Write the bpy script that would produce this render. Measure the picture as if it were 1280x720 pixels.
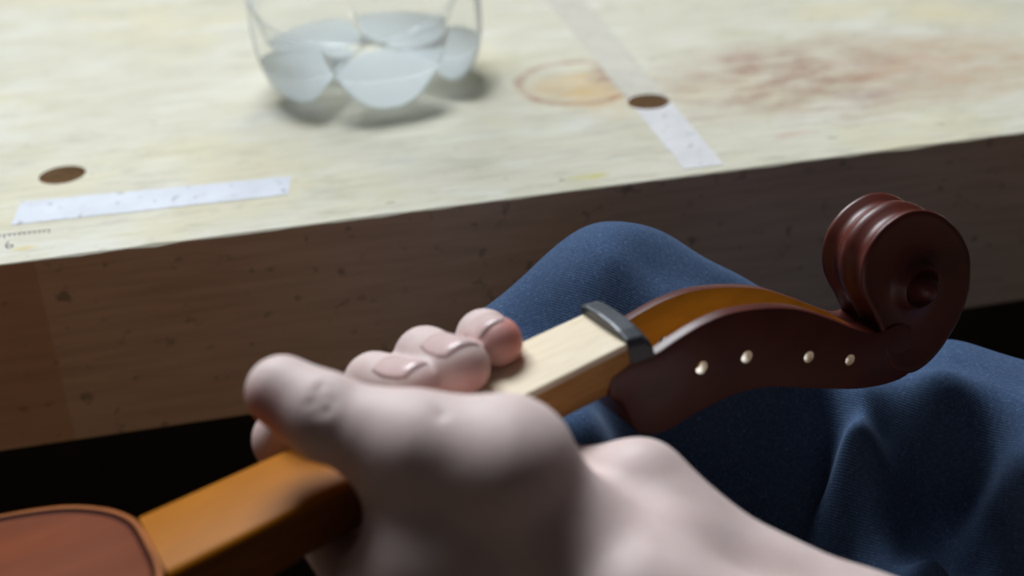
import bpy, bmesh, math, random
import numpy as np
from mathutils import Vector, Matrix

random.seed(7)
rng = np.random.default_rng(7)
for o in list(bpy.data.objects):
    bpy.data.objects.remove(o, do_unlink=True)
scene = bpy.context.scene
COL = scene.collection

# ------------------------------------------------------------------ camera
# bench frame: x along the front edge, y away from the viewer, z up, bench top z = 0
CAM_R = np.array([[0.9799009647, -0.1926142561, -0.0519022898],      # image right
                  [-0.1356205282, -0.4524427790, -0.8814207872],     # image down
                  [0.1462913930, 0.8707440956, -0.4694715628]])      # forward
CAM_C = np.array([-0.0849904756, -0.4936060886, 0.2272215842])
FPX = 1778.0
cd = bpy.data.cameras.new('camera')
cam = bpy.data.objects.new('camera', cd)
COL.objects.link(cam)
cd.sensor_width = 36.0
cd.lens = 36.0 * FPX / 1280.0
cd.clip_start = 0.01
cd.dof.use_dof = True
cd.dof.focus_distance = 0.462
cd.dof.aperture_fstop = 6.0
mw = Matrix.Identity(4)
for i in range(3):
    mw[i][0] = CAM_R[0][i]
    mw[i][1] = -CAM_R[1][i]
    mw[i][2] = -CAM_R[2][i]
    mw[i][3] = CAM_C[i]
cam.matrix_world = mw
scene.camera = cam

# ------------------------------------------------------------------ light
world = bpy.data.worlds.new('world')
scene.world = world
world.use_nodes = True
bg = world.node_tree.nodes['Background']
bg.inputs[0].default_value = (1.0, 0.89, 0.89, 1)
bg.inputs[1].default_value = 0.032

WIN = dict(x0=-0.85, x1=0.25, z0=1.05, z1=2.05, y=1.05)      # window opening in the wall behind the bench
ld = bpy.data.lights.new('window_daylight', 'AREA')
ld.shape = 'RECTANGLE'
ld.size = WIN['x1'] - WIN['x0']
ld.size_y = WIN['z1'] - WIN['z0']
ld.energy = 72
ld.color = (0.875, 0.945, 1.0)
lo = bpy.data.objects.new('window_daylight', ld)
COL.objects.link(lo)
lo.location = ((WIN['x0'] + WIN['x1']) / 2, WIN['y'] - 0.02, (WIN['z0'] + WIN['z1']) / 2)
lo.rotation_euler = Vector((0.0, -1.0, -1.0)).to_track_quat('-Z', 'Y').to_euler()

scene.view_settings.view_transform = 'Standard'
scene.view_settings.look = 'None'
scene.view_settings.gamma = 1
scene.view_settings.use_curve_mapping = False
scene.view_settings.exposure = 0.0


# ------------------------------------------------------------------ helpers
def P(px, py, d):
    """point of the place seen at photo pixel (px, py) at depth d metres"""
    v = np.array([(px - 640) / FPX, (py - 360) / FPX, 1.0]) @ CAM_R
    return CAM_C + v * d


def on_plane_z(px, py, z=0.0):
    v = np.array([(px - 640) / FPX, (py - 360) / FPX, 1.0]) @ CAM_R
    return CAM_C + v * ((z - CAM_C[2]) / v[2])


def link(name, me, mats, parent=None, smooth=True):
    o = bpy.data.objects.new(name, me)
    COL.objects.link(o)
    for m in (mats if isinstance(mats, (list, tuple)) else [mats]):
        me.materials.append(m)
    if smooth:
        for p in me.polygons:
            p.use_smooth = True
    if parent is not None:
        o.parent = parent
    return o


def mesh(name, verts, faces, mats, parent=None, smooth=True, fix=True):
    me = bpy.data.meshes.new(name)
    me.from_pydata([tuple(map(float, v)) for v in verts], [], [tuple(int(i) for i in f) for f in faces])
    if fix:
        bm = bmesh.new()
        bm.from_mesh(me)
        bmesh.ops.remove_doubles(bm, verts=bm.verts, dist=1e-7)
        bmesh.ops.recalc_face_normals(bm, faces=bm.faces)
        bm.to_mesh(me)
        bm.free()
    me.update()
    return link(name, me, mats, parent, smooth)


def empty(name, loc=(0, 0, 0)):
    o = bpy.data.objects.new(name, None)
    COL.objects.link(o)
    o.location = loc
    o.empty_display_size = 0.02
    return o


def tag(o, label, cat, group=None):
    o['label'] = label
    o['category'] = cat
    if group:
        o['group'] = group
    return o


def bake(o, angle=None):
    """replace the object's mesh by its modified version"""
    bpy.context.view_layer.update()
    dg = bpy.context.evaluated_depsgraph_get()
    me = bpy.data.meshes.new_from_object(o.evaluated_get(dg))
    o.modifiers.clear()
    o.data = me
    return o


def boolean(o, cutter, op='DIFFERENCE'):
    m = o.modifiers.new('b', 'BOOLEAN')
    m.operation = op
    m.solver = 'EXACT'
    m.object = cutter
    bake(o)
    bpy.data.objects.remove(cutter, do_unlink=True)


def sharp(o, deg=35):
    me = o.data
    for p in me.polygons:
        p.use_smooth = True
    try:
        me.set_sharp_from_angle(angle=math.radians(deg))
    except Exception:
        pass


def box_vf(x0, x1, y0, y1, z0, z1):
    v = [(x, y, z) for x in (x0, x1) for y in (y0, y1) for z in (z0, z1)]
    f = [(0, 1, 3, 2), (4, 6, 7, 5), (0, 4, 5, 1), (2, 3, 7, 6), (0, 2, 6, 4), (1, 5, 7, 3)]
    return v, f


def box(name, b, mat, parent=None, bevel=0.0):
    v, f = box_vf(*b)
    o = mesh(name, v, f, mat, parent, smooth=False)
    if bevel:
        m = o.modifiers.new('bv', 'BEVEL')
        m.width = bevel
        m.segments = 2
        bake(o)
    return o


def interp(x, pts):
    xs, ys = zip(*pts)
    return np.interp(x, xs, ys)


def spline(pts, n, closed=False):
    """Catmull-Rom through the points"""
    p = np.array(pts, float)
    N = len(p)
    out = []
    segs = N if closed else N - 1
    for i in range(segs):
        if closed:
            a, b, c, d = p[(i - 1) % N], p[i], p[(i + 1) % N], p[(i + 2) % N]
        else:
            a, b, c, d = p[max(i - 1, 0)], p[i], p[i + 1], p[min(i + 2, N - 1)]
        for k in range(n):
            t = k / n
            out.append(0.5 * ((2 * b) + (c - a) * t + (2 * a - 5 * b + 4 * c - d) * t * t + (3 * b - a - 3 * c + d) * t ** 3))
    if not closed:
        out.append(p[-1])
    return np.array(out)


# ------------------------------------------------------------------ materials
class NT:
    def __init__(self, name):
        self.m = bpy.data.materials.new(name)
        self.m.use_nodes = True
        self.t = self.m.node_tree
        self.b = self.t.nodes['Principled BSDF']
        self.out = self.t.nodes['Material Output']

    def n(self, kind, **kw):
        nd = self.t.nodes.new(kind)
        for k, v in kw.items():
            if hasattr(nd, k):
                setattr(nd, k, v)
            else:
                nd.inputs[k].default_value = v
        return nd

    def l(self, a, b):
        self.t.links.new(a, b)

    def coords(self, scale=(1, 1, 1), loc=(0, 0, 0), rot=(0, 0, 0)):
        tc = self.n('ShaderNodeTexCoord')
        mp = self.n('ShaderNodeMapping')
        mp.inputs['Scale'].default_value = scale
        mp.inputs['Location'].default_value = loc
        mp.inputs['Rotation'].default_value = rot
        self.l(tc.outputs['Object'], mp.inputs[0])
        return mp.outputs[0]

    def noise(self, vec, scale=5, detail=4, rough=0.55, dist=0.0):
        nd = self.n('ShaderNodeTexNoise')
        nd.inputs['Scale'].default_value = scale
        nd.inputs['Detail'].default_value = detail
        nd.inputs['Roughness'].default_value = rough
        nd.inputs['Distortion'].default_value = dist
        self.l(vec, nd.inputs['Vector'])
        return nd.outputs[0]

    def ramp(self, fac, stops):
        nd = self.n('ShaderNodeValToRGB')
        cr = nd.color_ramp
        while len(cr.elements) > len(stops):
            cr.elements.remove(cr.elements[-1])
        while len(cr.elements) < len(stops):
            cr.elements.new(0.5)
        for e, (p, c) in zip(cr.elements, stops):
            e.position = p
            e.color = (c, c, c, 1) if isinstance(c, (int, float)) else (*c, 1)
        self.l(fac, nd.inputs[0])
        return nd.outputs[0]

    def mix(self, fac, a, b, blend='MIX'):
        nd = self.n('ShaderNodeMix')
        nd.data_type = 'RGBA'
        nd.blend_type = blend
        for sock, v in ((nd.inputs[0], fac), (nd.inputs[6], a), (nd.inputs[7], b)):
            if isinstance(v, (int, float)):
                sock.default_value = v
            elif isinstance(v, tuple):
                sock.default_value = (*v, 1)
            else:
                self.l(v, sock)
        return nd.outputs[2]

    def math(self, op, a, b=None):
        nd = self.n('ShaderNodeMath', operation=op)
        for i, v in enumerate((a, b)):
            if v is None:
                continue
            if isinstance(v, (int, float)):
                nd.inputs[i].default_value = v
            else:
                self.l(v, nd.inputs[i])
        return nd.outputs[0]

    def bump(self, h, strength=0.2, dist=0.001):
        nd = self.n('ShaderNodeBump')
        nd.inputs['Strength'].default_value = strength
        nd.inputs['Distance'].default_value = dist
        self.l(h, nd.inputs['Height'])
        self.l(nd.outputs[0], self.b.inputs['Normal'])

    def set(self, **kw):
        for k, v in kw.items():
            s = self.b.inputs[k.replace('_', ' ')]
            if isinstance(v, tuple):
                s.default_value = (*v, 1) if len(v) == 3 and s.type == 'RGBA' else v
            elif isinstance(v, (int, float)):
                s.default_value = v
            else:
                self.l(v, s)
        return self


def spot(nt, vec_obj, cx, cy, rx, ry, inner=0.55, warp=0.35, wscale=60):
    """soft-edged stain mask with a ragged outline, centred on a place of the bench top"""
    s = nt.n('ShaderNodeVectorMath', operation='SUBTRACT')
    nt.l(vec_obj, s.inputs[0])
    s.inputs[1].default_value = (cx, cy, 0)
    m = nt.n('ShaderNodeVectorMath', operation='MULTIPLY')
    nt.l(s.outputs[0], m.inputs[0])
    m.inputs[1].default_value = (1 / rx, 1 / ry, 0)
    ln = nt.n('ShaderNodeVectorMath', operation='LENGTH')
    nt.l(m.outputs[0], ln.inputs[0])
    nz = nt.noise(vec_obj, wscale, 4, 0.6)
    d = nt.math('ADD', ln.outputs['Value'], nt.math('MULTIPLY', nt.math('SUBTRACT', nz, 0.5), 2 * warp))
    return d


def mat_bench_top():
    t = NT('pale_bench_wood')
    v = t.coords()
    g = t.coords(scale=(3, 26, 10))
    grain = t.noise(g, 9, 5, 0.6, 0.4)
    base = t.ramp(grain, [(0.25, (0.50, 0.46, 0.35)), (0.5, (0.58, 0.54, 0.425)), (0.75, (0.64, 0.60, 0.49))])
    blot = t.noise(v, 9, 4, 0.6)
    base = t.mix(t.ramp(blot, [(0.5, 0.0), (0.75, 0.55)]), base, (0.68, 0.57, 0.30))
    wear = t.noise(t.coords(scale=(1, 2.2, 1), loc=(3, 1, 0)), 16, 5, 0.65)
    base = t.mix(t.ramp(wear, [(0.5, 0.0), (0.72, 0.6)]), base, (0.70, 0.69, 0.64))
    grime = t.noise(t.coords(scale=(1, 2.5, 1), loc=(7, 4, 0)), 38, 5, 0.7)
    base = t.mix(t.ramp(grime, [(0.53, 0.0), (0.70, 0.5)]), base, (0.36, 0.33, 0.26))
    olive = t.noise(t.coords(scale=(1, 1.8, 1), loc=(1, 9, 0)), 22, 4, 0.6)
    base = t.mix(t.ramp(olive, [(0.54, 0.0), (0.70, 0.5)]), base, (0.45, 0.42, 0.27))
    # varnish stains
    for (px, py, rx, ry, c, f, ws) in ((1010, 95, .090, .065, (0.34, 0.21, 0.15), .95, 45),
                                      (925, 72, .016, .012, (0.36, 0.22, 0.17), .8, 90),
                                      (1190, 80, .07, .06, (0.50, 0.34, 0.22), .75, 50),
                                      (725, 110, .030, .028, (0.60, 0.36, 0.12), .75, 70),
                                      (760, 130, .02, .022, (0.62, 0.42, 0.2), .6, 70),
                                      (765, 95, .013, .022, (0.30, 0.17, 0.12), 1.0, 70),
                                      (735, 221, .010, .004, (0.50, 0.45, 0.10), .8, 120),
                                      (30, 310, .006, .0025, (0.60, 0.42, 0.05), .8, 150),
                                      (990, 168, .012, .004, (0.5, 0.32, 0.24), .6, 90),
                                      (1080, 118, .02, .008, (0.40, 0.30, 0.26), .6, 90)):
        c0 = on_plane_z(px, py)
        d = spot(t, v, c0[0], c0[1], rx, ry, wscale=ws)
        brk = t.ramp(t.noise(t.coords(scale=(1, 2.4, 1), loc=(px, py, 0)), 48, 5, 0.65), [(0.38, 0.15), (0.62, 1.0)])
        base = t.mix(t.math('MULTIPLY', t.ramp(d, [(0.35, f), (1.0, 0.0)]), brk), base, c)
    c0 = on_plane_z(722, 103)
    d = spot(t, v, c0[0], c0[1], .030, .032, warp=0.12, wscale=50)
    brk = t.ramp(t.noise(t.coords(loc=(5, 1, 0)), 55, 4, 0.6), [(0.35, 0.2), (0.6, 1.0)])
    base = t.mix(t.math('MULTIPLY', t.ramp(d, [(0.78, 0.0), (0.88, 0.75), (0.93, 0.75), (1.0, 0.0)]), brk), base, (0.33, 0.14, 0.08))
    sp = t.noise(t.coords(loc=(2, 2, 2)), 120, 2, 0.5)
    base = t.mix(t.ramp(sp, [(0.70, 0.0), (0.76, 0.6)]), base, (0.25, 0.21, 0.16))
    t.set(Base_Color=base, Roughness=0.55)
    t.b.inputs['Specular IOR Level'].default_value = 0.3
    t.bump(grain, 0.15, 0.0006)
    return t.m


def mat_bench_face():
    t = NT('fill_lit_bench_face_wood')
    grain = t.noise(t.coords(scale=(2, 1, 24)), 10, 5, 0.6, 0.5)
    base = t.ramp(grain, [(0.25, (0.66, 0.42, 0.25)), (0.55, (0.80, 0.54, 0.34)), (0.8, (0.87, 0.61, 0.40))])  # same pale wood as the top, colour lifted and warmed for bounced light
    sp = t.noise(t.coords(scale=(1, 1, 1.3)), 120, 3, 0.5)
    base = t.mix(t.ramp(sp, [(0.62, 0.0), (0.70, 0.8)]), base, (0.34, 0.23, 0.14))
    # board at the left end of the bench is redder
    sx = t.n('ShaderNodeSeparateXYZ')
    t.l(t.coords(), sx.inputs[0])
    x0 = on_plane_z(38, 328)[0] + 0.001
    lt = t.math('LESS_THAN', sx.outputs[0], float(x0))
    base = t.mix(t.math('MULTIPLY', lt, 0.45), base, (0.60, 0.28, 0.11))
    t.set(Base_Color=base, Roughness=0.6)
    t.bump(grain, 0.2, 0.0006)
    return t.m


def mat_simple(name, col, rough=0.5, var=0.12, scale=40, stretch=(1, 1, 1), spec=0.5, coat=0.0, bump=0.0):
    t = NT(name)
    nz = t.noise(t.coords(scale=stretch), scale, 4, 0.6)
    lo_ = tuple(max(0, c * (1 - var)) for c in col)
    hi_ = tuple(min(1, c * (1 + var)) for c in col)
    t.set(Base_Color=t.ramp(nz, [(0.3, lo_), (0.7, hi_)]), Roughness=rough)
    t.b.inputs['Specular IOR Level'].default_value = spec
    t.b.inputs['Coat Weight'].default_value = coat
    t.b.inputs['Coat Roughness'].default_value = 0.25
    if bump:
        t.bump(nz, bump, 0.0005)
    return t.m


def mat_neck():
    """bare pale maple at the nut, orange varnish towards the body"""
    t = NT('maple_neck_wood')
    tc = t.coords()
    sx = t.n('ShaderNodeSeparateXYZ')
    t.l(tc, sx.inputs[0])
    geo = t.n('ShaderNodeNewGeometry')
    g = t.noise(t.coords(scale=(60, 500, 500)), 1.2, 4, 0.6, 0.3)
    pale = t.ramp(g, [(0.3, (0.70, 0.57, 0.40)), (0.7, (0.80, 0.69, 0.53))])  # bare maple, its colour raised further for the glare near the nut
    orange = t.ramp(g, [(0.3, (0.33, 0.105, 0.002)), (0.7, (0.39, 0.130, 0.003))])
    side = t.ramp(g, [(0.3, (0.36, 0.17, 0.05)), (0.7, (0.48, 0.25, 0.085))])
    x = sx.outputs[0]
    fx = t.n('ShaderNodeMapRange')
    fx.inputs['From Min'].default_value = -0.085
    fx.inputs['From Max'].default_value = -0.070
    t.l(x, fx.inputs[0])
    zt = t.math('LESS_THAN', sx.outputs[2], -0.0018)
    top = t.mix(fx.outputs[0], orange, pale)
    sd = t.mix(fx.outputs[0], t.ramp(g, [(0.3, (0.16, 0.05, 0.012)), (0.7, (0.24, 0.085, 0.02))]), side)
    t.set(Base_Color=t.mix(zt, top, sd), Roughness=0.45)
    t.b.inputs['Specular IOR Level'].default_value = 0.1
    t.bump(g, 0.05, 0.0003)
    return t.m


def mat_cloth():
    t = NT('navy_twill_cloth')
    v = t.coords()
    w = t.n('ShaderNodeTexWave', wave_type='BANDS', bands_direction='DIAGONAL')
    w.inputs['Scale'].default_value = 420
    w.inputs['Distortion'].default_value = 0.6
    w.inputs['Detail'].default_value = 1
    t.l(v, w.inputs[0])
    fz = t.noise(v, 900, 3, 0.7)
    big = t.noise(v, 25, 3, 0.5)
    c = t.ramp(fz, [(0.35, (0.030, 0.055, 0.115)), (0.62, (0.055, 0.095, 0.180)), (0.78, (0.15, 0.21, 0.32))])
    c = t.mix(t.ramp(w.outputs[1], [(0.2, 0.15), (0.7, 0.0)]), c, (0.018, 0.034, 0.075))
    c = t.mix(t.ramp(big, [(0.4, 0.0), (0.8, 0.35)]), c, (0.085, 0.13, 0.215))
    t.set(Base_Color=c, Roughness=0.9)
    t.b.inputs['Sheen Weight'].default_value = 0.18
    t.b.inputs['Sheen Roughness'].default_value = 0.45
    t.b.inputs['Sheen Tint'].default_value = (0.55, 0.68, 0.95, 1)
    t.b.inputs['Specular IOR Level'].default_value = 0.15
    t.bump(w.outputs[1], 0.12, 0.0003)
    return t.m


def mat_skin():
    t = NT('skin')
    at = t.n('ShaderNodeAttribute', attribute_name='pink')
    v = t.coords()
    nz = t.noise(v, 90, 4, 0.6)
    base = t.ramp(nz, [(0.3, (0.60, 0.46, 0.43)), (0.7, (0.67, 0.53, 0.50))])
    base = t.mix(at.outputs['Fac'], base, (0.60, 0.20, 0.17))
    t.set(Base_Color=base, Roughness=0.56)
    t.b.inputs['Specular IOR Level'].default_value = 0.35
    t.b.inputs['Subsurface Weight'].default_value = 0.25
    t.b.inputs['Subsurface Radius'].default_value = (1.0, 0.35, 0.2)
    t.b.inputs['Subsurface Scale'].default_value = 0.0035
    fine = t.noise(t.coords(), 700, 3, 0.6)
    cr = t.n('ShaderNodeTexVoronoi', feature='DISTANCE_TO_EDGE')
    cr.inputs['Scale'].default_value = 900
    t.l(t.coords(), cr.inputs['Vector'])
    t.bump(t.math('ADD', fine, cr.outputs[0]), 0.10, 0.0004)
    return t.m


def mat_clear():
    t = NT('clear_plastic')
    t.t.nodes.remove(t.b)
    tr = t.n('ShaderNodeBsdfTransparent')
    tr.inputs[0].default_value = (0.98, 0.985, 0.985, 1)
    gl = t.n('ShaderNodeBsdfGlossy')
    gl.inputs['Roughness'].default_value = 0.08
    fr = t.n('ShaderNodeLayerWeight')
    fr.inputs[0].default_value = 0.06
    hz = t.n('ShaderNodeBsdfTranslucent')
    t.l(t.ramp(t.noise(t.coords(), 40, 3), [(0.3, (0.86, 0.89, 0.92)), (0.7, (0.93, 0.95, 0.97))]), hz.inputs[0])
    rf = t.n('ShaderNodeMixShader')
    rf.inputs[0].default_value = 0.65
    t.l(gl.outputs[0], rf.inputs[1])
    t.l(hz.outputs[0], rf.inputs[2])
    mx = t.n('ShaderNodeMixShader')
    t.l(t.math('ADD', fr.outputs[0], 0.05), mx.inputs[0])
    t.l(tr.outputs[0], mx.inputs[1])
    t.l(rf.outputs[0], mx.inputs[2])
    t.l(mx.outputs[0], t.out.inputs[0])
    return t.m


def mat_milky(name, col, clear):
    t = NT(name)
    nz = t.noise(t.coords(), 60, 3, 0.5)
    c = t.ramp(nz, [(0.3, tuple(x * 0.97 for x in col)), (0.7, col)])
    t.set(Base_Color=c, Roughness=0.15)
    tl = t.n('ShaderNodeBsdfTranslucent')
    t.l(c, tl.inputs[0])
    m1 = t.n('ShaderNodeMixShader')
    m1.inputs[0].default_value = 0.68
    t.l(t.b.outputs[0], m1.inputs[1])
    t.l(tl.outputs[0], m1.inputs[2])
    m2 = t.n('ShaderNodeMixShader')
    m2.inputs[0].default_value = clear
    tr = t.n('ShaderNodeBsdfTransparent')
    t.l(m1.outputs[0], m2.inputs[1])
    t.l(tr.outputs[0], m2.inputs[2])
    t.l(m2.outputs[0], t.out.inputs[0])
    return t.m


M_TOP = mat_bench_top()
M_FACE = mat_bench_face()
M_HOLE = mat_simple('raw_wood_in_hole', (0.66, 0.52, 0.38), 0.7, 0.2, 120, (1, 1, 4))
M_NECK = mat_neck()
M_VARN = mat_simple('dark_red_brown_varnish', (0.085, 0.015, 0.009), 0.42, 0.25, 60, (1, 1, 1), 0.45, 0.12)
M_RAW = mat_simple('ochre_bare_wood', (0.50, 0.27, 0.045), 0.55, 0.2, 90, (0.3, 1, 1))
M_HOLEIN = mat_simple('pale_lit_peg_hole_wood', (0.88, 0.80, 0.68), 0.6, 0.08, 90)  # pale wood, made paler to paint in the light showing through the holes
M_EBONY = mat_simple('ebony_nut', (0.040, 0.045, 0.055), 0.38, 0.3, 200, (1, 1, 1), 0.6)
M_PLATE = mat_simple('red_brown_plate_varnish', (0.165, 0.042, 0.016), 0.55, 0.16, 10, (1, 14, 1), 0.06)
M_EDGE = mat_simple('orange_brown_edge_varnish', (0.30, 0.085, 0.014), 0.40, 0.2, 60, (1, 1, 1), 0.2)
M_PURF = mat_simple('dark_purfling', (0.035, 0.008, 0.005), 0.6, 0.2, 60, (1, 1, 1), 0.06)
M_CLOTH = mat_cloth()
M_SKIN = mat_skin()
M_NAIL = mat_simple('fingernail', (0.66, 0.47, 0.45), 0.25, 0.05, 150, (1, 1, 1), 0.6)
M_TAPE = mat_simple('white_masking_tape', (0.68, 0.70, 0.76), 0.6, 0.10, 70, (1, 1, 1), 0.3)
M_TAPE2 = mat_simple('beige_masking_tape', (0.56, 0.49, 0.42), 0.6, 0.12, 60, (1, 1, 1), 0.3)
M_INK = mat_simple('black_ink', (0.06, 0.055, 0.05), 0.6, 0.1, 50)
M_CLEAR = mat_clear()
M_WHITE = mat_milky('milky_white_liquid', (0.95, 0.98, 1.0), 0.15)  # the single milky liquid, no sediment; partly clear to soften its cast shadow
M_FLOOR = mat_simple('worn_wood_floor', (0.40, 0.30, 0.20), 0.75, 0.2, 4, (1, 12, 1))
M_WALL = mat_simple('grey_wall_paint', (0.30, 0.29, 0.28), 0.8, 0.08, 6)
M_FRAME = mat_simple('white_window_paint', (0.7, 0.7, 0.68), 0.5, 0.06, 20)
M_DARKW = mat_simple('dark_bench_leg_wood', (0.03, 0.019, 0.013), 0.6, 0.25, 12, (8, 8, 1))

# ------------------------------------------------------------------ the room
BX0, BX1, BD, BT = -0.80, 0.95, 0.66, 0.0803
FLOOR_Z = -0.86
o = box('floor', (-2.2, 2.2, -2.6, 1.20, FLOOR_Z - 0.05, FLOOR_Z), M_FLOOR)
o['kind'] = 'structure'
wv, wf = [], []
for b in ((-2.2, WIN['x0'], 1.05, 1.17, FLOOR_Z, 2.4), (WIN['x1'], 2.2, 1.05, 1.17, FLOOR_Z, 2.4),
          (WIN['x0'], WIN['x1'], 1.05, 1.17, FLOOR_Z, WIN['z0']), (WIN['x0'], WIN['x1'], 1.05, 1.17, WIN['z1'], 2.4)):
    v, f = box_vf(*b)
    wf += [tuple(i + len(wv) for i in q) for q in f]
    wv += v
o = mesh('wall_back', wv, wf, M_WALL, smooth=False, fix=False)
o['kind'] = 'structure'
wn = empty('window_1', ((WIN['x0'] + WIN['x1']) / 2, 1.11, WIN['z0']))
wn['kind'] = 'structure'
hw, hh = (WIN['x1'] - WIN['x0']) / 2, WIN['z1'] - WIN['z0']
for nm, b in (('frame_rail', (-hw, hw, -.03, .03, 0, .05)), ('frame_rail', (-hw, hw, -.03, .03, hh - .05, hh)),
              ('frame_stile', (-hw, -hw + .05, -.03, .03, .05, hh - .05)), ('frame_stile', (hw - .05, hw, -.03, .03, .05, hh - .05)),
              ('mullion', (-.02, .02, -.02, .02, .05, hh - .05))):
    box(nm, b, M_FRAME, wn)

# ------------------------------------------------------------------ workbench
bench = empty('workbench', (0, 0, FLOOR_Z))
tag(bench, 'heavy wooden workbench with pale stained worn top and shadowed brown front face', 'workbench')
n = 520
xs = np.linspace(BX0, BX1, n)
chip = np.convolve(rng.random(n + 20) ** 3, np.ones(3) / 3, 'same')[10:10 + n] * 0.0015 + 0.0003
low = np.convolve(rng.random(n + 20), np.ones(9) / 9, 'same')[10:10 + n] * 0.0008
prof_n = 6
V, Fc = [], []
for i, x in enumerate(xs):
    c = chip[i]
    V += [(x, BD, -BT), (x, BD, 0), (x, c, 0), (x, 0.0, -c * 0.8), (x, 0.0, -BT + 0.001 + low[i]), (x, 0.0015, -BT)]
for i in range(n - 1):
    for k in range(prof_n):
        a, b = i * prof_n + k, i * prof_n + (k + 1) % prof_n
        Fc.append((a, b, b + prof_n, a + prof_n))
Fc.append(tuple(range(prof_n)))
Fc.append(tuple((n - 1) * prof_n + k for k in range(prof_n))[::-1])
wt = mesh('worktop', V, Fc, [M_TOP, M_FACE, M_HOLE], smooth=False)
for p in wt.data.polygons:
    p.material_index = 1 if (abs(p.normal.z) < 0.5 or p.normal.z < 0) else 0
for (px, py, r) in ((78, 218.5, 0.0096), (811, 127.5, 0.0094)):
    c = on_plane_z(px, py)
    k = 40
    vv = [(c[0] + r * math.cos(2 * math.pi * i / k), c[1] + r * math.sin(2 * math.pi * i / k), z) for z in (-0.05, 0.01) for i in range(k)]
    ff = [(i, (i + 1) % k, k + (i + 1) % k, k + i) for i in range(k)] + [tuple(range(k))[::-1], tuple(range(k, 2 * k))]
    cut = mesh('hole_cutter', vv, ff, [M_TOP, M_FACE, M_HOLE], smooth=False)
    for p in cut.data.polygons:
        p.material_index = 2
    boolean(wt, cut)
wt.parent = bench
wt.location = (0, 0, -FLOOR_Z)
for nm, b in (('leg', (-0.72, -0.62, 0.06, 0.16)), ('leg', (0.40, 0.50, 0.06, 0.16)),
              ('leg', (-0.72, -0.62, 0.50, 0.60)), ('leg', (0.40, 0.50, 0.50, 0.60))):
    box(nm, (*b, 0, -FLOOR_Z - BT), M_DARKW, bench, 0.004)
box('stretcher', (-0.62, 0.40, 0.53, 0.57, 0.62, 0.74), M_DARKW, bench, 0.003)
box('back_panel', (-0.78, 0.90, 0.61, 0.63, 0.0, 0.779), M_DARKW, bench)

# ruler ticks stamped on the top beside the front edge
tv, tf = [], []


def tick(p, q, w):
    p, q = np.array(p), np.array(q)
    d = (q - p) / np.linalg.norm(q - p)
    s = np.array([-d[1], d[0]]) * w / 2
    i = len(tv)
    for a in (p - s, p + s, q + s, q - s):
        tv.append((a[0], a[1], 0.00004))
    for a in (p - s, p + s, q + s, q - s):
        tv.append((a[0], a[1], 0.00014))
    tf.extend([(i, i + 1, i + 2, i + 3)[::-1], (i + 4, i + 5, i + 6, i + 7), (i, i + 1, i + 5, i + 4), (i + 1, i + 2, i + 6, i + 5), (i + 2, i + 3, i + 7, i + 6), (i + 3, i, i + 4, i + 7)])


a, b = on_plane_z(0, 294)[:2], on_plane_z(62, 287)[:2]
tick(a, b, 0.0002)
for k in range(11):
    p = a + (b - a) * k / 10
    tick(p, p + np.array([0.0, -0.0032 if k in (1, 10) else -0.0022]), 0.00045)
c = on_plane_z(12, 307)[:2]
seq = [(-.0010, .004), (-.0014, .0), (-.0006, -.0022), (.0010, -.002), (.0014, -.0003), (.0, .0006), (-.0012, -.0004)]
for s, e in zip(seq[:-1], seq[1:]):
    tick(c + np.array(s), c + np.array(e), 0.00045)
tk = mesh('ruler_marking', tv, tf, M_INK, bench, smooth=False, fix=False)
tk.location = (0, 0, -FLOOR_Z)


# ------------------------------------------------------------------ masking tape
def tape_mesh(name, pa, pb, wa, wb, mat, seed, z=0.0002, n=60, torn=0.0008, mats2=None, split=None):
    r = np.random.default_rng(seed)
    a, b = np.array(pa[:2]), np.array(pb[:2])
    d = (b - a) / np.linalg.norm(b - a)
    s = np.array([-d[1], d[0]])
    vs, fs = [], []
    for i in range(n + 1):
        t = i / n
        c = a + (b - a) * t
        w = (wa + (wb - wa) * t) / 2
        j1, j2 = (r.random(2) ** 4) * torn
        for side, j in ((1, j1), (-1, j2)):
            e = c + s * side * (w - j)
            if i in (0, n):
                e = e + d * (r.random() - .5) * 0.002
            vs.append((e[0], e[1], z))
            vs.append((e[0], e[1], z - 0.00018))
    for i in range(n):
        q = i * 4
        fs += [(q, q + 2, q + 6, q + 4), (q + 1, q + 5, q + 7, q + 3), (q, q + 4, q + 5, q + 1), (q + 2, q + 3, q + 7, q + 6)]
    fs += [(0, 1, 3, 2), (n * 4, n * 4 + 2, n * 4 + 3, n * 4 + 1)]
    mid = (a + b) / 2
    vs = [(x - mid[0], y - mid[1], zz) for x, y, zz in vs]
    o = mesh(name, vs, fs, mats2 or mat, smooth=False)
    o.location = (mid[0], mid[1], 0)
    if split:
        for p in o.data.polygons:
            cc = np.array(p.center[:2]) + mid - a
            if cc @ d > split * np.linalg.norm(b - a):
                p.material_index = 1
    return o


def mat_tape_smudge(name, col):
    t = NT(name)
    v = t.coords()
    nz = t.noise(v, 60, 4, 0.6)
    b = t.ramp(nz, [(0.3, tuple(x * 0.9 for x in col)), (0.7, tuple(min(1, x * 1.06) for x in col))])
    sm = t.noise(v, 170, 4, 0.6)
    b = t.mix(t.ramp(sm, [(0.60, 0.0), (0.68, 0.75)]), b, (0.20, 0.19, 0.19))
    t.set(Base_Color=b, Roughness=0.6)
    return t.m


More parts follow.
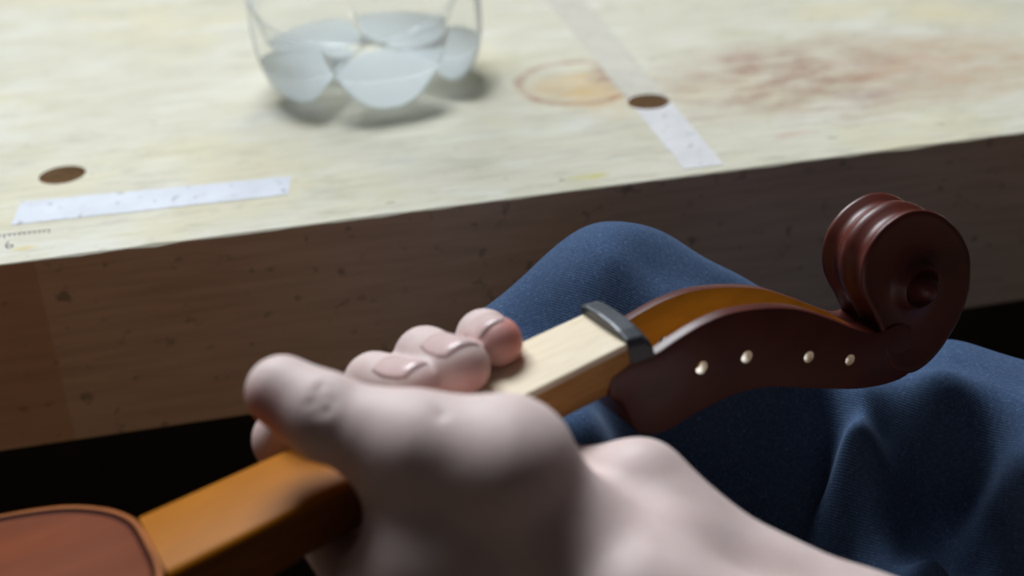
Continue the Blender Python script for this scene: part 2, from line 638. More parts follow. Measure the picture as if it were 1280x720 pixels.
M_TAPE = mat_tape_smudge('white_smudged_tape', (0.60, 0.61, 0.66))
M_TAPE2 = mat_tape_smudge('beige_worn_tape', (0.53, 0.49, 0.41))
M_TAPE3 = mat_tape_smudge('dirty_white_tape', (0.62, 0.60, 0.60))
o = tape_mesh('masking_tape', on_plane_z(19, 267), on_plane_z(362, 232), .0225, .0185, M_TAPE, 3)
tag(o, 'short white masking tape strip lying along the bench front edge below the left hole', 'tape')
ta, tb = on_plane_z(690, -20), on_plane_z(880, 209)
hole2 = on_plane_z(811, 127.5)
o = tape_mesh('masking_tape', ta, tb, .0205, .0165, M_TAPE2, 5, n=90, mats2=[M_TAPE2, M_TAPE3], split=0.70)
tag(o, 'long beige and white masking tape strip running across bench past the stained hole', 'tape')
k = 40
r = 0.0094
mid = np.array(o.location)
vv = [(hole2[0] + r * math.cos(2 * math.pi * i / k) - mid[0], hole2[1] + r * math.sin(2 * math.pi * i / k) - mid[1], z) for z in (-0.01, 0.01) for i in range(k)]
ff = [(i, (i + 1) % k, k + (i + 1) % k, k + i) for i in range(k)] + [tuple(range(k))[::-1], tuple(range(k, 2 * k))]
cut = mesh('cutter', vv, ff, [M_TAPE2, M_TAPE3], smooth=False)
cut.location = o.location
boolean(o, cut)

# ------------------------------------------------------------------ bottle with five-lobed base
bc = on_plane_z(466, 103)
RB = 0.0535
bottle = empty('plastic_bottle', (bc[0], bc[1], 0.0004))
tag(bottle, 'clear plastic bottle with five-lobed base holding milky white liquid', 'bottle')
TH0 = -math.pi / 2 + math.radians(6)


def zb(rr, th):
    q = rr / RB
    xx = abs(((th - TH0 + math.pi / 5) % (2 * math.pi / 5)) - math.pi / 5) / (math.pi / 5)
    c = max(0.0, 1 - xx ** 2.5) ** 0.72
    val = 0.0185 + 0.026 * (1 - math.sqrt(max(0.0, 1 - min(q, 1) ** 2.4)))
    r0 = 0.73
    if q < r0:
        lob = 0.0185 * (1 - (q / r0) ** 2) ** 1.2
    else:
        s = min(1.0, (q - r0) / (1 - r0))
        lob = 0.029 * (1 - math.sqrt(max(0.0, 1 - s ** 2.1)))
    return val + (lob - val) * c


NA, NR = 150, 36
qs = [1 - (1 - i / NR) ** 1.6 for i in range(NR + 1)]


def bottle_surface(inset, zlo, zhi, top):
    """bottom skin of the bottle; clipped between heights when it holds liquid"""
    vs, fs = [], []
    for i, q in enumerate(qs):
        for j in range(NA):
            th = 2 * math.pi * j / NA
            z = zb(q * RB, th) + inset
            z = min(max(z, zlo), zhi)
            vs.append(((q * RB - (inset if q > 0.5 else 0)) * math.cos(th), (q * RB - (inset if q > 0.5 else 0)) * math.sin(th), z))
    for i in range(NR):
        for j in range(NA):
            a, b = i * NA + j, i * NA + (j + 1) % NA
            fs.append((a, b, b + NA, a + NA))
    base = NR * NA
    if top == 'liquid':
        m = len(vs)
        for i, q in enumerate(qs):
            for j in range(NA):
                th = 2 * math.pi * j / NA
                rr = q * RB - (inset if q > 0.5 else 0)
                vs.append((rr * math.cos(th), rr * math.sin(th), zhi + (0.0 if zb(q * RB, th) + inset < zhi else -1e-5)))
        keep = []
        for i in range(NR):
            for j in range(NA):
                a, b = i * NA + j, i * NA + (j + 1) % NA
                if min(vs[t][2] for t in (a, b, b + NA, a + NA)) < zhi - 1e-6:
                    keep.append((a, b, b + NA, a + NA))
                    keep.append((m + a, m + a + NA, m + b + NA, m + b))
        keep += [(base + j, base + (j + 1) % NA, m + base + (j + 1) % NA, m + base + j) for j in range(NA)
                 if vs[base + j][2] < zhi - 1e-6 or vs[base + (j + 1) % NA][2] < zhi - 1e-6]
        return vs, keep
    prev = base
    for (rr, z) in ((RB, 0.055), (RB, 0.10), (RB, 0.17), (RB * .98, 0.19), (RB * .85, 0.222), (RB * .62, 0.25), (RB * .4, 0.272),
                    (RB * .29, 0.285), (RB * .26, 0.295), (RB * .26, 0.315)):
        cur = len(vs)
        for j in range(NA):
            th = 2 * math.pi * j / NA
            vs.append((rr * math.cos(th), rr * math.sin(th), z))
        fs += [(prev + j, prev + (j + 1) % NA, cur + (j + 1) % NA, cur + j) for j in range(NA)]
        prev = cur
    return vs, fs


v, f = bottle_surface(0.0, -1, 9, 'open')
mesh('bottle_wall', v, f, M_CLEAR, bottle)
v, f = bottle_surface(0.0009, -1, 0.0180, 'liquid')
mesh('milky_liquid', v, f, M_WHITE, bottle)

# ------------------------------------------------------------------ violin
# violin frame in mm: x along the neck to the scroll, y to the far side, z up out of the fingerboard plane
VM = np.array([[0.9456686172, -0.2814190521, -0.1628317646],
               [0.2891928743, 0.9569260278, 0.0256916083],
               [0.1485878456, -0.0713855337, 0.9863192981]])
VN = np.array([-0.0027622656, -0.1562750339, 0.0285090502])
VMAT = Matrix(((*VM[0], VN[0]), (*VM[1], VN[1]), (*VM[2], VN[2]), (0, 0, 0, 1)))
violin = empty('violin')
violin.matrix_world = VMAT
tag(violin, 'dark red-brown violin without strings or fingerboard held by its neck, carved scroll at right', 'violin')


def to_v(p):
    return VM.T @ (np.array(p) - VN) * 1000.0


def mm(vs):
    return [(x / 1000.0, y / 1000.0, z / 1000.0) for x, y, z in vs]


# neck
st = list(np.linspace(-134.5, 1.0, 46))
V, Fc = [], []
secs = 22
for x in st:
    w = interp(x, [(-135, 15.5), (0, 11.9)])
    dp = interp(x, [(-134.5, 34), (-128, 33), (-121, 27), (-112, 21), (-100, 19.5), (-20, 17.0), (0, 17.0)])
    er = float(interp(x, [(-134.5, 2.6), (-70, 2.2), (-30, 0.8), (0, 0.5)]))
    cor = [(w - er + er * math.sin(q_), -er + er * math.cos(q_)) for q_ in (0, .4, .8, 1.2, math.pi / 2)]
    ring = list(cor)
    for k in range(secs - 3):
        a = math.pi * k / (secs - 4)
        cx, sx = math.cos(a), math.sin(a)
        y = w * (abs(cx) ** 0.62) * (1 if cx >= 0 else -1)
        z = -3.4 - (dp - 3.4) * (abs(sx) ** 0.9)
        ring.append((y, z))
    ring += [(-y, z) for y, z in cor[::-1]]
    m_ = len(ring)
    V += [(x, y, z) for y, z in ring]
for i in range(len(st) - 1):
    for k in range(m_):
        a, b = i * m_ + k, i * m_ + (k + 1) % m_
        Fc.append((a, b, b + m_, a + m_))
Fc += [tuple(range(m_)), tuple((len(st) - 1) * m_ + k for k in range(m_))[::-1]]
nk = mesh('neck', mm(V), Fc, M_NECK, violin)
sharp(nk, 40)

# nut with string facets
ys = [-12.7, -11.6, -8.0, -3.5, 3.0, 10.0, 12.7]
zt = [-1.0, 0.9, 2.3, 3.3, 3.6, 3.2, 2.4]
V, Fc = [], []
for y, z in zip(ys, zt):
    V += [(0.0, y, -6.5), (0.0, y, z - 0.2), (1.0, y, z), (5.6, y, z - 0.9), (7.4, y, z - 3.6), (7.6, y, -7.5)]
for i in range(len(ys) - 1):
    for k in range(6):
        a, b = i * 6 + k, i * 6 + (k + 1) % 6
        Fc.append((a, b, b + 6, a + 6))
Fc += [tuple(range(6)), tuple(36 + k for k in range(6))[::-1]]
nt_ = mesh('nut', mm(V), Fc, M_EBONY, violin, smooth=False)
m = nt_.modifiers.new('bv', 'BEVEL')
m.width = 0.0003
m.segments = 1
bake(nt_)

# pegbox: side profile with thickness, hollowed, drilled
top = spline([(0.0, -6.2), (8, -6.9), (16, -5.9), (24, -5.3), (33, -6.0), (42, -8.6), (51, -12.4), (59, -17), (69, -25), (77, -32), (84, -37.0), (92, -38)], 5)
bot = spline([(104, -57.0), (91, -58), (77, -54.3), (62, -46.8), (45, -37.4), (35, -33.8), (26, -32.4), (15, -32.4), (6.5, -32.8), (-0.3, -30.6), (-3.5, -26), (-4.2, -21), (-5.5, -16.6), (-8, -14.0), (-7, -8)], 5)
poly = np.vstack([top, [(104, -42)], bot])


def halfw(x):
    return float(interp(x, [(-12, 11.6), (-2, 12.2), (8, 12.3), (60, 10.5), (80, 10.25), (93, 10.2), (99, 9.2), (106, 8.0)]))


V = [(x, -halfw(x), z) for x, z in poly] + [(x, halfw(x), z) for x, z in poly]
k = len(poly)
Fc = [tuple(range(k)), tuple(range(k, 2 * k))[::-1]] + [(i, k + i, k + (i + 1) % k, (i + 1) % k) for i in range(k)]
pb = mesh('pegbox', mm(V), Fc, [M_VARN, M_RAW, M_HOLEIN])
m = pb.modifiers.new('bv', 'BEVEL')
m.width = 0.0009
m.segments = 2
m.limit_method = 'ANGLE'
m.angle_limit = math.radians(50)
bake(pb)
cav = np.vstack([[(8.0, 10), (78.5, 10)], spline([(78.5, -38), (75, -46), (70, -46.5), (58, -39.5), (45, -31.5), (30, -26.5), (16, -25.5), (8.0, -25)], 5)])


def cavw(x):
    return halfw(x) - float(interp(x, [(8, 3.6), (60, 3.9), (78, 4.6)]))


V = [(x, -cavw(x), z) for x, z in cav] + [(x, cavw(x), z) for x, z in cav]
k = len(cav)
Fc = [tuple(range(k)), tuple(range(k, 2 * k))[::-1]] + [(i, k + i, k + (i + 1) % k, (i + 1) % k) for i in range(k)]
cut = mesh('cav', mm(V), Fc, [M_VARN, M_RAW, M_HOLEIN], smooth=False)
for p in cut.data.polygons:
    p.material_index = 1
boolean(pb, cut)
for (hx, hz, hr) in ((21.8, -18.7, 2.0), (37.2, -22.6, 1.95), (58.6, -33.2, 1.85), (73.4, -41.6, 1.8)):
    k = 24
    vv = [(hx + hr * math.cos(2 * math.pi * i / k), y, hz + hr * math.sin(2 * math.pi * i / k)) for y in (-20, 20) for i in range(k)]
    ff = [(i, (i + 1) % k, k + (i + 1) % k, k + i) for i in range(k)] + [tuple(range(k))[::-1], tuple(range(k, 2 * k))]
    cut = mesh('drill', mm(vv), ff, [M_VARN, M_RAW, M_HOLEIN], smooth=False)
    for p in cut.data.polygons:
        p.material_index = 2
    boolean(pb, cut)
pb.parent = violin
sharp(pb, 32)

# scroll: fluted volute around the eye
SCX, SCZ = 102.0, -28.0
rad = [(0, 21.6), (20, 20.9), (45, 21.3), (68, 23.2), (90, 25.4), (113, 26.2), (130, 25.8), (145, 24.0), (160, 21.6), (173, 19.2), (190, 17.2),
       (210, 17.5), (228, 22), (245, 29.0), (260, 31.2), (274, 29.8), (294, 26.4), (318, 24.0), (346, 21.8), (360, 21.6)]
NTH = 120
rr_s = []
ang = np.linspace(0, 360, NTH, endpoint=False)
ext = [(a - 360, b) for a, b in rad[:-1]] + rad[:-1] + [(a + 360, b) for a, b in rad]
Rv = np.interp(ang, *zip(*ext))
for _ in range(3):
    Rv = (np.roll(Rv, 1) + 2 * Rv + np.roll(Rv, -1)) / 4
half = []                                     # (y, kind, value) from the eye to the centre of the rim
half += [(17.2, 'a', 0.0), (17.0, 'a', 1.6), (16.2, 'a', 2.8), (14.8, 'a', 3.5), (12.6, 'a', 3.8), (11.3, 'a', 4.4),
         (11.6, 'i', 0.82), (13.0, 'i', 0.92), (13.4, 'i', 1.0), (12.9, 'i', 1.08), (10.6, 'i', 1.16), (9.3, 'i', 1.35)]
half += [(9.15, 'f', 0.35), (9.35, 'f', 0.7), (9.75, 'f', 0.92), (10.0, 'o', 1.3), (9.75, 'o', 0.35), (9.1, 'o', 0.0), (8.2, 'o', 0.35),
         (6.8, 'o', 1.6), (5.2, 'o', 2.3), (3.6, 'o', 1.9), (2.0, 'o', 0.7), (1.0, 'o', 0.15), (0.0, 'o', 0.0)]
prof = [(-y, kd, vl) for y, kd, vl in half] + [(y, kd, vl) for y, kd, vl in half[-2::-1]]
V, Fc = [], []
for j in range(NTH):
    th = math.radians(ang[j])
    rin = 6.6 * (1 + 0.16 * math.cos(th - math.radians(150)))
    Ro = Rv[j]
    for (y, kd, vl) in prof:
        if kd == 'a':
            r_ = vl
        elif kd == 'i':
            r_ = rin * vl
        elif kd == 'f':
            r_ = rin * 1.35 + (Ro - 1.3 - rin * 1.35) * vl
        else:
            r_ = Ro - vl
        V.append((SCX + r_ * math.cos(th), y, SCZ + r_ * math.sin(th)))
k = len(prof)
for j in range(NTH):
    for i in range(k - 1):
        a, b = j * k + i, ((j + 1) % NTH) * k + i
        Fc.append((a, b, b + 1, a + 1))
sc = mesh('scroll', mm(V), Fc, M_VARN, violin)
sharp(sc, 60)

# body: plates, ribs, edge and purfling
half_out = [(-134.5, 0), (-134.7, 9), (-135.8, 15.6), (-139.5, 23.6), (-146.6, 32.4), (-154.5, 38.7), (-166.3, 45.4), (-185, 54), (-205, 60), (-228, 62), (-255, 58),
            (-280, 50), (-305, 47), (-330, 51), (-352, 64), (-380, 77), (-415, 82), (-448, 75), (-472, 55), (-485, 28), (-489, 0)]
ho = spline(half_out, 5)
outl = np.vstack([ho, np.array([(x, -y) for x, y in ho[::-1][1:-1]])])
cen = np.array([-310.0, 0])


def offset_in(pts, d):
    n_ = len(pts)
    t = np.roll(pts, -1, 0) - np.roll(pts, 1, 0)
    t /= np.linalg.norm(t, axis=1)[:, None] + 1e-9
    nrm = np.c_[-t[:, 1], t[:, 0]]
    area = np.sum(pts[:, 0] * np.roll(pts[:, 1], -1) - np.roll(pts[:, 0], -1) * pts[:, 1])
    return pts + nrm * d * (1 if area > 0 else -1)


def plate(name, zbase, sgn, mat_c, arch=13.0):
    rings = []
    specs = [(0.0, -2.6, None), (0.0, -0.5, None), (0.4, 0.0, None), (1.5, -0.1, None), (1.9, -0.5, None), (2.9, -0.6, None), (5.5, -0.7, None), (9, -0.5, None), (14, -0.1, None)]
    for d, z, _ in specs:
        q = offset_in(outl, d)
        rings.append([(x, y, zbase + sgn * z) for x, y in q])
    q0 = offset_in(outl, 14)
    for s in (0.85, 0.65, 0.4, 0.15):
        q = cen + (q0 - cen) * s
        rings.append([(x, y, zbase + sgn * (arch * (1 - s * s) - 0.2)) for x, y in q])
    nn = len(outl)
    V = [p for r_ in rings for p in r_]
    Fc, mi = [], []
    for i in range(len(rings) - 1):
        for j in range(nn):
            a, b = i * nn + j, i * nn + (j + 1) % nn
            Fc.append((a, b, b + nn, a + nn))
            mi.append(1 if i < 3 else (2 if i < 5 else 0))
    Fc.append(tuple((len(rings) - 1) * nn + j for j in range(nn)))
    Fc.append(tuple(range(nn))[::-1])
    mi += [0, 1]
    ob = mesh(name, mm(V), Fc, [mat_c, M_EDGE, M_PURF], violin)
    if len(mi) == len(ob.data.polygons):
        ob.data.polygons.foreach_set('material_index', mi)
    return ob


plate('top_plate', 0.2, 1, M_PLATE)
plate('back_plate', -36.0, -1, M_PLATE)
rib = offset_in(outl, 2.4)
nn = len(rib)
V = [(x, y, z) for z in (-2.2, -34.0) for x, y in rib]
Fc = [(j, (j + 1) % nn, nn + (j + 1) % nn, nn + j) for j in range(nn)] + [tuple(range(nn)), tuple(range(nn, 2 * nn))[::-1]]
rb = mesh('ribs', mm(V), Fc, M_EDGE, violin)
sharp(rb, 40)

# ------------------------------------------------------------------ blue cloth: height field through measured points
ctl = []                                      # (px, py, depth)
ctl += [(585, 400, .500), (620, 372, .500), (655, 344, .500), (700, 305, .500), (735, 282, .500), (765, 275, .500), (800, 281, .500), (840, 297, .500),
        (880, 320, .500), (920, 343, .500), (970, 372, .500), (1030, 408, .500), (1090, 432, .500), (1140, 436, .498), (1183, 425, .496), (1230, 436, .496),
        (1280, 450, .496), (1350, 470, .496)]
ctl += [(680, 372, .478), (730, 340, .474), (765, 325, .472), (810, 335, .478), (860, 355, .482), (920, 395, .486), (1000, 440, .488), (1080, 470, .486),
        (1200, 462, .474), (1280, 485, .472), (1360, 505, .470)]
ctl += [(690, 430, .470), (760, 420, .466), (690, 475, .457), (750, 475, .455), (840, 440, .466), (920, 470, .468), (1000, 478, .470), (1080, 484, .468), (1180, 505, .460), (1280, 540, .452), (1360, 560, .450)]
ctl += [(690, 520, .440), (745, 520, .438), (740, 565, .428), (850, 550, .468), (930, 550, .475), (1005, 540, .475), (1055, 532, .460), (1105, 548, .467), (1160, 575, .467), (1230, 575, .460),
        (1330, 600, .450)]
ctl += [(720, 640, .432), (820, 640, .466), (920, 620, .480), (1030, 625, .479), (1090, 620, .460), (1150, 640, .468), (1205, 645, .466), (1240, 622, .450),
        (1290, 580, .440), (1330, 660, .454)]
ctl += [(780, 740, .445), (900, 730, .476), (1000, 710, .478), (1060, 705, .470), (1105, 700, .457), (1135, 708, .456), (1165, 698, .440), (1220, 720, .456), (1320, 740, .450)]
ctl += [(800, 860, .455), (950, 840, .460), (1100, 840, .450), (1250, 850, .445)]
pts = np.array([P(*c) for c in ctl])
# falls away behind the crest and to the left
extra = []
for c in ctl[:18]:
    p = P(*c)
    extra.append((p[0] + 0.004, p[1] + 0.022, p[2] - 0.030))
    extra.append((p[0] + 0.006, p[1] + 0.045, p[2] - 0.10))
pts = np.vstack([pts, np.array(extra)])
A = pts[:, :2] * 10
n_ = len(A)


def tps(d2):
    return np.where(d2 > 1e-12, d2 * np.log(np.maximum(d2, 1e-12)), 0) * 0.5


D2 = ((A[:, None] - A[None]) ** 2).sum(2)
K = tps(D2) + np.eye(n_) * 0.0012
Q = np.c_[np.ones(n_), A]
S = np.block([[K, Q], [Q.T, np.zeros((3, 3))]])
sol = np.linalg.solve(S, np.r_[pts[:, 2], 0, 0, 0])


def cloth_z(xy):
    B = np.atleast_2d(xy) * 10
    return tps(((B[:, None] - A[None]) ** 2).sum(2)) @ sol[:n_] + np.c_[np.ones(len(B)), B] @ sol[n_:]


GX, GY = 210, 190
u = np.linspace(0, 1, GX)
w = np.linspace(0, 1, GY)
yy0, yy1 = -0.225, -0.040
gxy = []
for b in w:
    y = yy0 + (yy1 - yy0) * b
    xl = interp(b, [(0, 0.02), (0.35, -0.012), (0.6, -0.040), (0.8, -0.048), (1, -0.052)])
    xr = interp(b, [(0, 0.20), (0.5, 0.235), (1, 0.26)])
    gxy.append(np.c_[xl + (xr - xl) * u, np.full(GX, y) + 0.004 * np.sin(u * 9)])
gxy = np.vstack(gxy)
gz = cloth_z(gxy)
gz = np.maximum(gz, -0.30)
rip = 0.0006 * np.sin(gxy[:, 0] * 160 + 3 * np.sin(gxy[:, 1] * 60)) * np.sin(gxy[:, 1] * 95 + 1)
V = np.c_[gxy, gz + rip]
# keep clear of the bench front
Fc = [(j * GX + i, j * GX + i + 1, (j + 1) * GX + i + 1, (j + 1) * GX + i) for j in range(GY - 1) for i in range(GX - 1)]
org = np.array([0.10, -0.15, float(gz.min())])
cl = mesh('blue_cloth', V - org, Fc, M_CLOTH, fix=False)
cl.location = org
m = cl.modifiers.new('sol', 'SOLIDIFY')
m.thickness = 0.0014
m.offset = -1
bake(cl)
sharp(cl, 80)
tag(cl, 'navy blue twill cloth draped in folds beneath the violin pegbox and scroll', 'cloth')


# ------------------------------------------------------------------ hand: one continuous skin grown from a distance field
class Field:
    def __init__(self, lo, hi, h):
        self.lo, self.h = np.array(lo, float), h
        self.n = np.ceil((np.array(hi) - self.lo) / h).astype(int) + 1
        self.ax = [self.lo[i] + h * np.arange(self.n[i], dtype=np.float32) for i in range(3)]

    def new(self):
        return np.full(self.n, 60.0, np.float32)

    def block(self, lo, hi):
        a = np.clip(np.floor((np.array(lo) - self.lo) / self.h).astype(int), 0, self.n - 1)
        b = np.clip(np.ceil((np.array(hi) - self.lo) / self.h).astype(int) + 1, 1, self.n)
        sl = tuple(slice(int(i), int(j)) for i, j in zip(a, b))
        return sl, [self.ax[i][sl[i]] for i in range(3)]

    def cone(self, F, a, b, ra, rb, k=3.0, flat=None):
        """smooth union with a round cone from a to b; flat=(axis, factor) squashes it"""
        a, b = np.array(a, float), np.array(b, float)
        pad = max(ra, rb) * 1.6 + k + 12
        sl, (x, y, z) = self.block(np.minimum(a, b) - pad, np.maximum(a, b) + pad)
        X, Y, Z = x[:, None, None], y[None, :, None], z[None, None, :]
        d = b - a
        L2 = max(d @ d, 1e-6)
        px, py, pz = X - a[0], Y - a[1], Z - a[2]
        t = np.clip((px * d[0] + py * d[1] + pz * d[2]) / L2, 0, 1)
        qx, qy, qz = px - t * d[0], py - t * d[1], pz - t * d[2]
        if flat is not None:
            n_, s = np.array(flat[0], float), flat[1]
            n_ = n_ / np.linalg.norm(n_)
            pr = qx * n_[0] + qy * n_[1] + qz * n_[2]
            e = (s - 1) * pr
            qx, qy, qz = qx + e * n_[0], qy + e * n_[1], qz + e * n_[2]
        ds = np.sqrt(qx * qx + qy * qy + qz * qz) - (ra + (rb - ra) * t)
        F[sl] = smin(F[sl], ds.astype(np.float32), k)

    def groove(self, F, pts, r, k=1.2):
        """crease: subtract a thin tube"""
        G = np.full(self.n, 60.0, np.float32)
        for a, b in zip(pts[:-1], pts[1:]):
            self.cone(G, a, b, r, r, 0.2)
        m = G < 20
        F[m] = -smin(-F[m], G[m], k)


def smin(a, b, k):
    h = np.maximum(k - np.abs(a - b), 0) / k
    return np.minimum(a, b) - h * h * k * 0.25


def surface_nets(F, fld):
    n = F.shape
    s = F < 0
    c = [s[i:n[0] - 1 + i, j:n[1] - 1 + j, k:n[2] - 1 + k] for i in (0, 1) for j in (0, 1) for k in (0, 1)]
    cnt = sum(x.astype(np.int8) for x in c)
    act = (cnt > 0) & (cnt < 8)
    idx = -np.ones(act.shape, np.int64)
    cells = np.argwhere(act)
    idx[act] = np.arange(len(cells))
    acc = np.zeros((len(cells), 3))
    num = np.zeros(len(cells))
    off = [(i, j, k) for i in (0, 1) for j in (0, 1) for k in (0, 1)]
    vals = np.array([F[cells[:, 0] + o[0], cells[:, 1] + o[1], cells[:, 2] + o[2]] for o in off]).T.astype(float)
    for p in range(8):
        for q in range(p + 1, 8):
            if sum(abs(a - b) for a, b in zip(off[p], off[q])) != 1:
                continue
            va, vb = vals[:, p], vals[:, q]
            cr = (va < 0) != (vb < 0)
            t = np.where(cr, va / np.where(cr, va - vb, 1), 0)
            pt = np.array(off[p])[None] + t[:, None] * (np.array(off[q]) - np.array(off[p]))[None]
            acc += pt * cr[:, None]
            num += cr
    V = fld.lo + fld.h * (cells + acc / num[:, None])
    quads = []
    for ax in range(3):
        b, c_ = (ax + 1) % 3, (ax + 2) % 3
        sh = [slice(None)] * 3
        s0, s1 = list(sh), list(sh)
        s0[ax], s1[ax] = slice(0, n[ax] - 1), slice(1, n[ax])
        ch = s[tuple(s0)] != s[tuple(s1)]
        e = np.argwhere(ch)
        ok = (e[:, b] > 0) & (e[:, c_] > 0) & (e[:, b] < n[b] - 1) & (e[:, c_] < n[c_] - 1)
        e = e[ok]
        inside = s[e[:, 0], e[:, 1], e[:, 2]]

        def at(db, dc):
            q = e.copy()
            q[:, b] -= db
            q[:, c_] -= dc
            return idx[q[:, 0], q[:, 1], q[:, 2]]
        qd = np.c_[at(0, 0), at(1, 0), at(1, 1), at(0, 1)]
        qd[inside] = qd[inside][:, ::-1]
        quads.append(qd)
    return V, np.vstack(quads)


def C_(px, py, d):
    return to_v(P(px, py, d))


fld = Field((-122, -215, -112), (75, 48, 48), 1.15)
palm, fing, thumb = fld.new(), fld.new(), fld.new()

# joints in the violin frame (mm)
T_TIP = C_(353, 490, .359)
T_IP = C_(407, 521, .355)
T_MCP = C_(522, 566, .352)
T_MID = C_(628, 588, .352)
T_CMC = C_(700, 690, .358)
WR_R = C_(795, 768, .346)                     # thumb side of the wrist
WR_U = C_(832, 684, .374)                     # little-finger side of the wrist
FA_R = C_(1070, 890, .335)
FA_U = C_(1080, 835, .362)
FB_R = C_(1400, 1010, .318)
FB_U = C_(1410, 950, .350)
HYP = C_(800, 612, .377)
MCPS = [np.array(p, float) for p in ((-88, -24, -33), (-70, -13, -36), (-52, -8, -37), (-36, -6, -35))]

# palm and forearm
for p_, r_ in zip(MCPS, (12.5, 12.5, 11.5, 10.5)):
    fld.cone(palm, WR_R * 0.5 + WR_U * 0.5, p_, 15.0, r_, 7)
fld.cone(palm, MCPS[0], MCPS[3], 11, 10, 6)
fld.cone(palm, MCPS[0], T_CMC, 13, 17, 10)
fld.cone(palm, HYP, HYP + (MCPS[3] - HYP) * 0.55, 12.0, 12.5, 6)
fld.cone(palm, HYP, WR_U, 12.0, 14.5, 7)
fld.cone(palm, WR_R, WR_U, 16.5, 16.0, 9)
fld.cone(palm, WR_R, FA_R, 17.0, 22.0, 9)
fld.cone(palm, WR_U, FA_U, 16.5, 22.0, 9)
fld.cone(palm, FA_R, FB_R, 22.0, 30.0, 9)
fld.cone(palm, FA_U, FB_U, 22.0, 30.0, 9)

# thumb with its ball
fld.cone(thumb, T_TIP, T_IP, 9.5, 10.8, 3)
fld.cone(thumb, T_IP, T_IP + (T_MCP - T_IP) * 0.5, 10.9, 11.0, 3)
fld.cone(thumb, T_IP + (T_MCP - T_IP) * 0.5, T_MCP, 11.0, 12.8, 3)
fld.cone(thumb, T_MCP, T_MID, 13.2, 17.5, 4)
fld.cone(thumb, T_MID, T_CMC, 18.3, 16.0, 6)
fld.cone(thumb, T_MCP, C_(545, 705, .356), 13, 16, 10)
fld.cone(thumb, C_(545, 705, .356), T_CMC, 16, 17, 10)
fld.cone(thumb, C_(545, 705, .356), MCPS[0], 15, 13, 10)

# fingers wrap under the neck, up its far side and over its face
chains = [
    [MCPS[0], (-89, 27, -29), (-90, 26.5, -5), (-82, 14, 9)],
    [MCPS[1], (-68, 29, -25), (-61.5, 24, 0.8), (-56.0, 4.5, 6.0)],
    [MCPS[2], (-50, 30, -25), (-45.5, 23.5, 1.8), (-43.2, 2.0, 7.2)],
    [MCPS[3], (-33, 28, -23), (-28, 20.5, 1.8), (-29.0, 8.0, 6.0)],
]
radii = [(11, 9.6, 8.8, 7.8), (11, 9.6, 8.5, 7.6), (10.6, 9.4, 8.6, 8.2), (9.5, 8.4, 7.6, 7.2)]
for ch, rr_ in zip(chains, radii):
    one = fld.new()
    for i in range(3):
        fld.cone(one, ch[i], ch[i + 1], rr_[i], rr_[i + 1], 2.5)
    fing = smin(fing, one, 1.0)

F = np.minimum(smin(palm, fing, 5), 60)
F2 = smin(palm, thumb, 9)
F = smin(F, F2, 0.8)
# creases: base of the thumb, thumb joint, wrist
def on_skin(px, py):
    """where the line of sight through a photo pixel first meets the skin"""
    for d in np.arange(0.30, 0.45, 0.0004):
        g = np.round((C_(px, py, d) - fld.lo) / fld.h).astype(int)
        if np.all(g >= 0) and np.all(g < fld.n) and F[tuple(g)] < 0:
            return C_(px, py, d)
    return C_(px, py, .35)


lines = [([(543, 503), (548, 511), (552, 521)], 0.7, 1.6)]
lines += [([(402, 478), (397, 494), (386, 508)], 0.7, 1.0), ([(412, 484), (406, 500), (392, 518)], 0.7, 1.0), ([(420, 494), (414, 508), (404, 520)], 0.6, 1.0)]
lines += [([(722, 548), (740, 570), (752, 594)], 0.6, 2.0)]
tubes = [([on_skin(*q) for q in pts_], r_, k_) for pts_, r_, k_ in lines]
for pts_, r_, k_ in tubes:
    fld.groove(F, pts_, r_, k_)
Vh, Qh = surface_nets(F, fld)
# light smoothing
nv = len(Vh)
e0 = np.concatenate([Qh[:, [0, 1]], Qh[:, [1, 2]], Qh[:, [2, 3]], Qh[:, [3, 0]]])
for it in range(3):
    acc = np.zeros_like(Vh)
    cnt = np.zeros(nv)
    np.add.at(acc, e0[:, 0], Vh[e0[:, 1]])
    np.add.at(cnt, e0[:, 0], 1)
    np.add.at(acc, e0[:, 1], Vh[e0[:, 0]])
    np.add.at(cnt, e0[:, 1], 1)
    Vh = Vh + 0.5 * (acc / np.maximum(cnt, 1)[:, None] - Vh)
hand = empty('hand')
hand.matrix_world = VMAT
tag(hand, 'left hand and bare forearm gripping the violin neck, thumb pointing left', 'hand')
me = bpy.data.meshes.new('skin')
me.from_pydata((Vh / 1000.0).tolist(), [], Qh.tolist())
me.update()
sk = link('skin', me, M_SKIN, hand)
# redder fingertips
pink = np.zeros(nv)
for p_, rad_, amt in ((np.array(chains[1][3]) + (1, -5, -3), 8, .5), (np.array(chains[2][3]) + (1, -6, -3), 8, .55), (np.array(chains[3][3]) + (4, -2, 0), 10, .95),
                      (T_TIP + np.array((-7, -4, -4)), 9, .7), (np.array(chains[0][2]) + (-4, 0, 0), 10, .2)):
    d = np.linalg.norm(Vh - np.array(p_), axis=1)
    pink = np.maximum(pink, amt * np.clip(1.4 - d / rad_, 0, 1))
at_ = me.attributes.new('pink', 'FLOAT', 'POINT')
at_.data.foreach_set('value', pink.astype(np.float32))


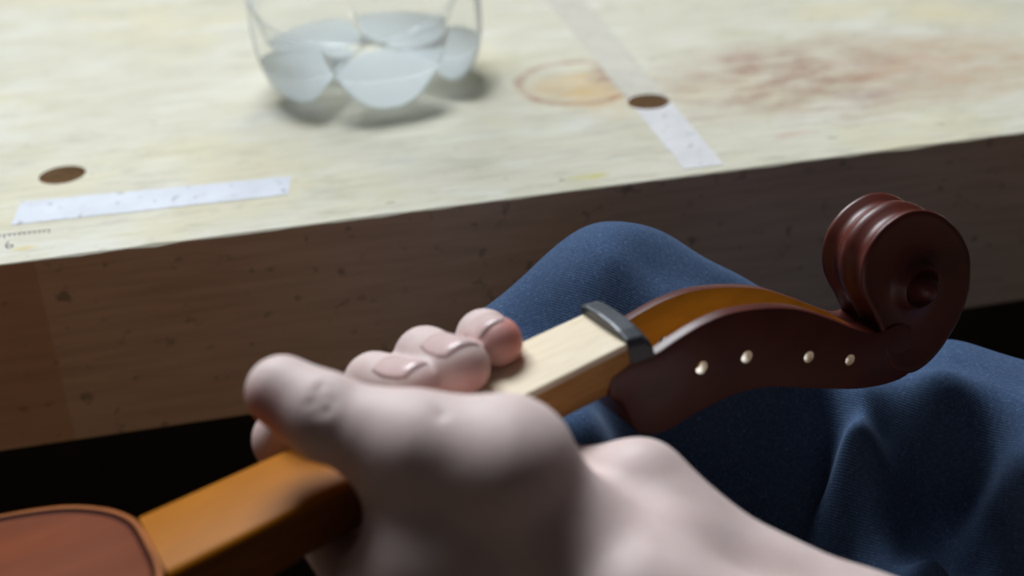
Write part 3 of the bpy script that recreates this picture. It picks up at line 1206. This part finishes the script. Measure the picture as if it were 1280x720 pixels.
def nail(base, tip, rb_, r, up, name='fingernail', width=0.9, start=0.25, over=3.0):
    """curved plate lying on the back of the last finger joint"""
    base, tip, up = (np.array(q, float) for q in (base, tip, up))
    d = tip - base
    L = np.linalg.norm(d)
    d /= L
    up = up - (up @ d) * d
    up /= np.linalg.norm(up)
    sd = np.cross(d, up)
    V, Fc = [], []
    nu, nw = 12, 12
    for lay in (0, 1):
        for i in range(nu + 1):
            t = i / nu
            s_ = L * start + (L + r * 0.50 - L * start) * t
            wd = width * (0.72 + 0.28 * math.sin(min(1, t * 1.6 + 0.1) * math.pi / 2)) * (1 if t < 0.85 else 1 - 0.9 * (t - 0.85))
            drop = 0.0 if s_ < L else (s_ - L) ** 2 / (1.9 * r)
            for k_ in range(nw + 1):
                a = (k_ / nw * 2 - 1) * wd
                rad_ = rb_ + (r - rb_) * min(1, s_ / L) + 0.03 - lay * 0.8 - drop
                arc = 0.10 * r * (1 - (k_ / nw * 2 - 1) ** 2) if t == 1 else 0
                V.append(base + d * (s_ + arc) + up * rad_ * math.cos(a) + sd * rad_ * math.sin(a))
    m_ = (nu + 1) * (nw + 1)
    for i in range(nu):
        for k_ in range(nw):
            a = i * (nw + 1) + k_
            Fc.append((a, a + 1, a + nw + 2, a + nw + 1))
            Fc.append((m_ + a, m_ + a + nw + 1, m_ + a + nw + 2, m_ + a + 1))
    ring = [k_ for k_ in range(nw + 1)] + [i * (nw + 1) + nw for i in range(1, nu + 1)] + [nu * (nw + 1) + k_ for k_ in range(nw - 1, -1, -1)] + [i * (nw + 1) for i in range(nu - 1, 0, -1)]
    for a, b in zip(ring, ring[1:] + ring[:1]):
        Fc.append((a, b, m_ + b, m_ + a))
    return mesh(name, mm(V), Fc, M_NAIL, hand)


nail(chains[1][2], chains[1][3], radii[1][2], radii[1][3], (0.15, 0, 1), start=0.45)
nail(chains[2][2], chains[2][3], radii[2][2], radii[2][3], (0.15, 0, 1), start=0.48)
nail(chains[3][2], chains[3][3], radii[3][2], radii[3][3], (-0.3, 0.2, 1), start=0.35)
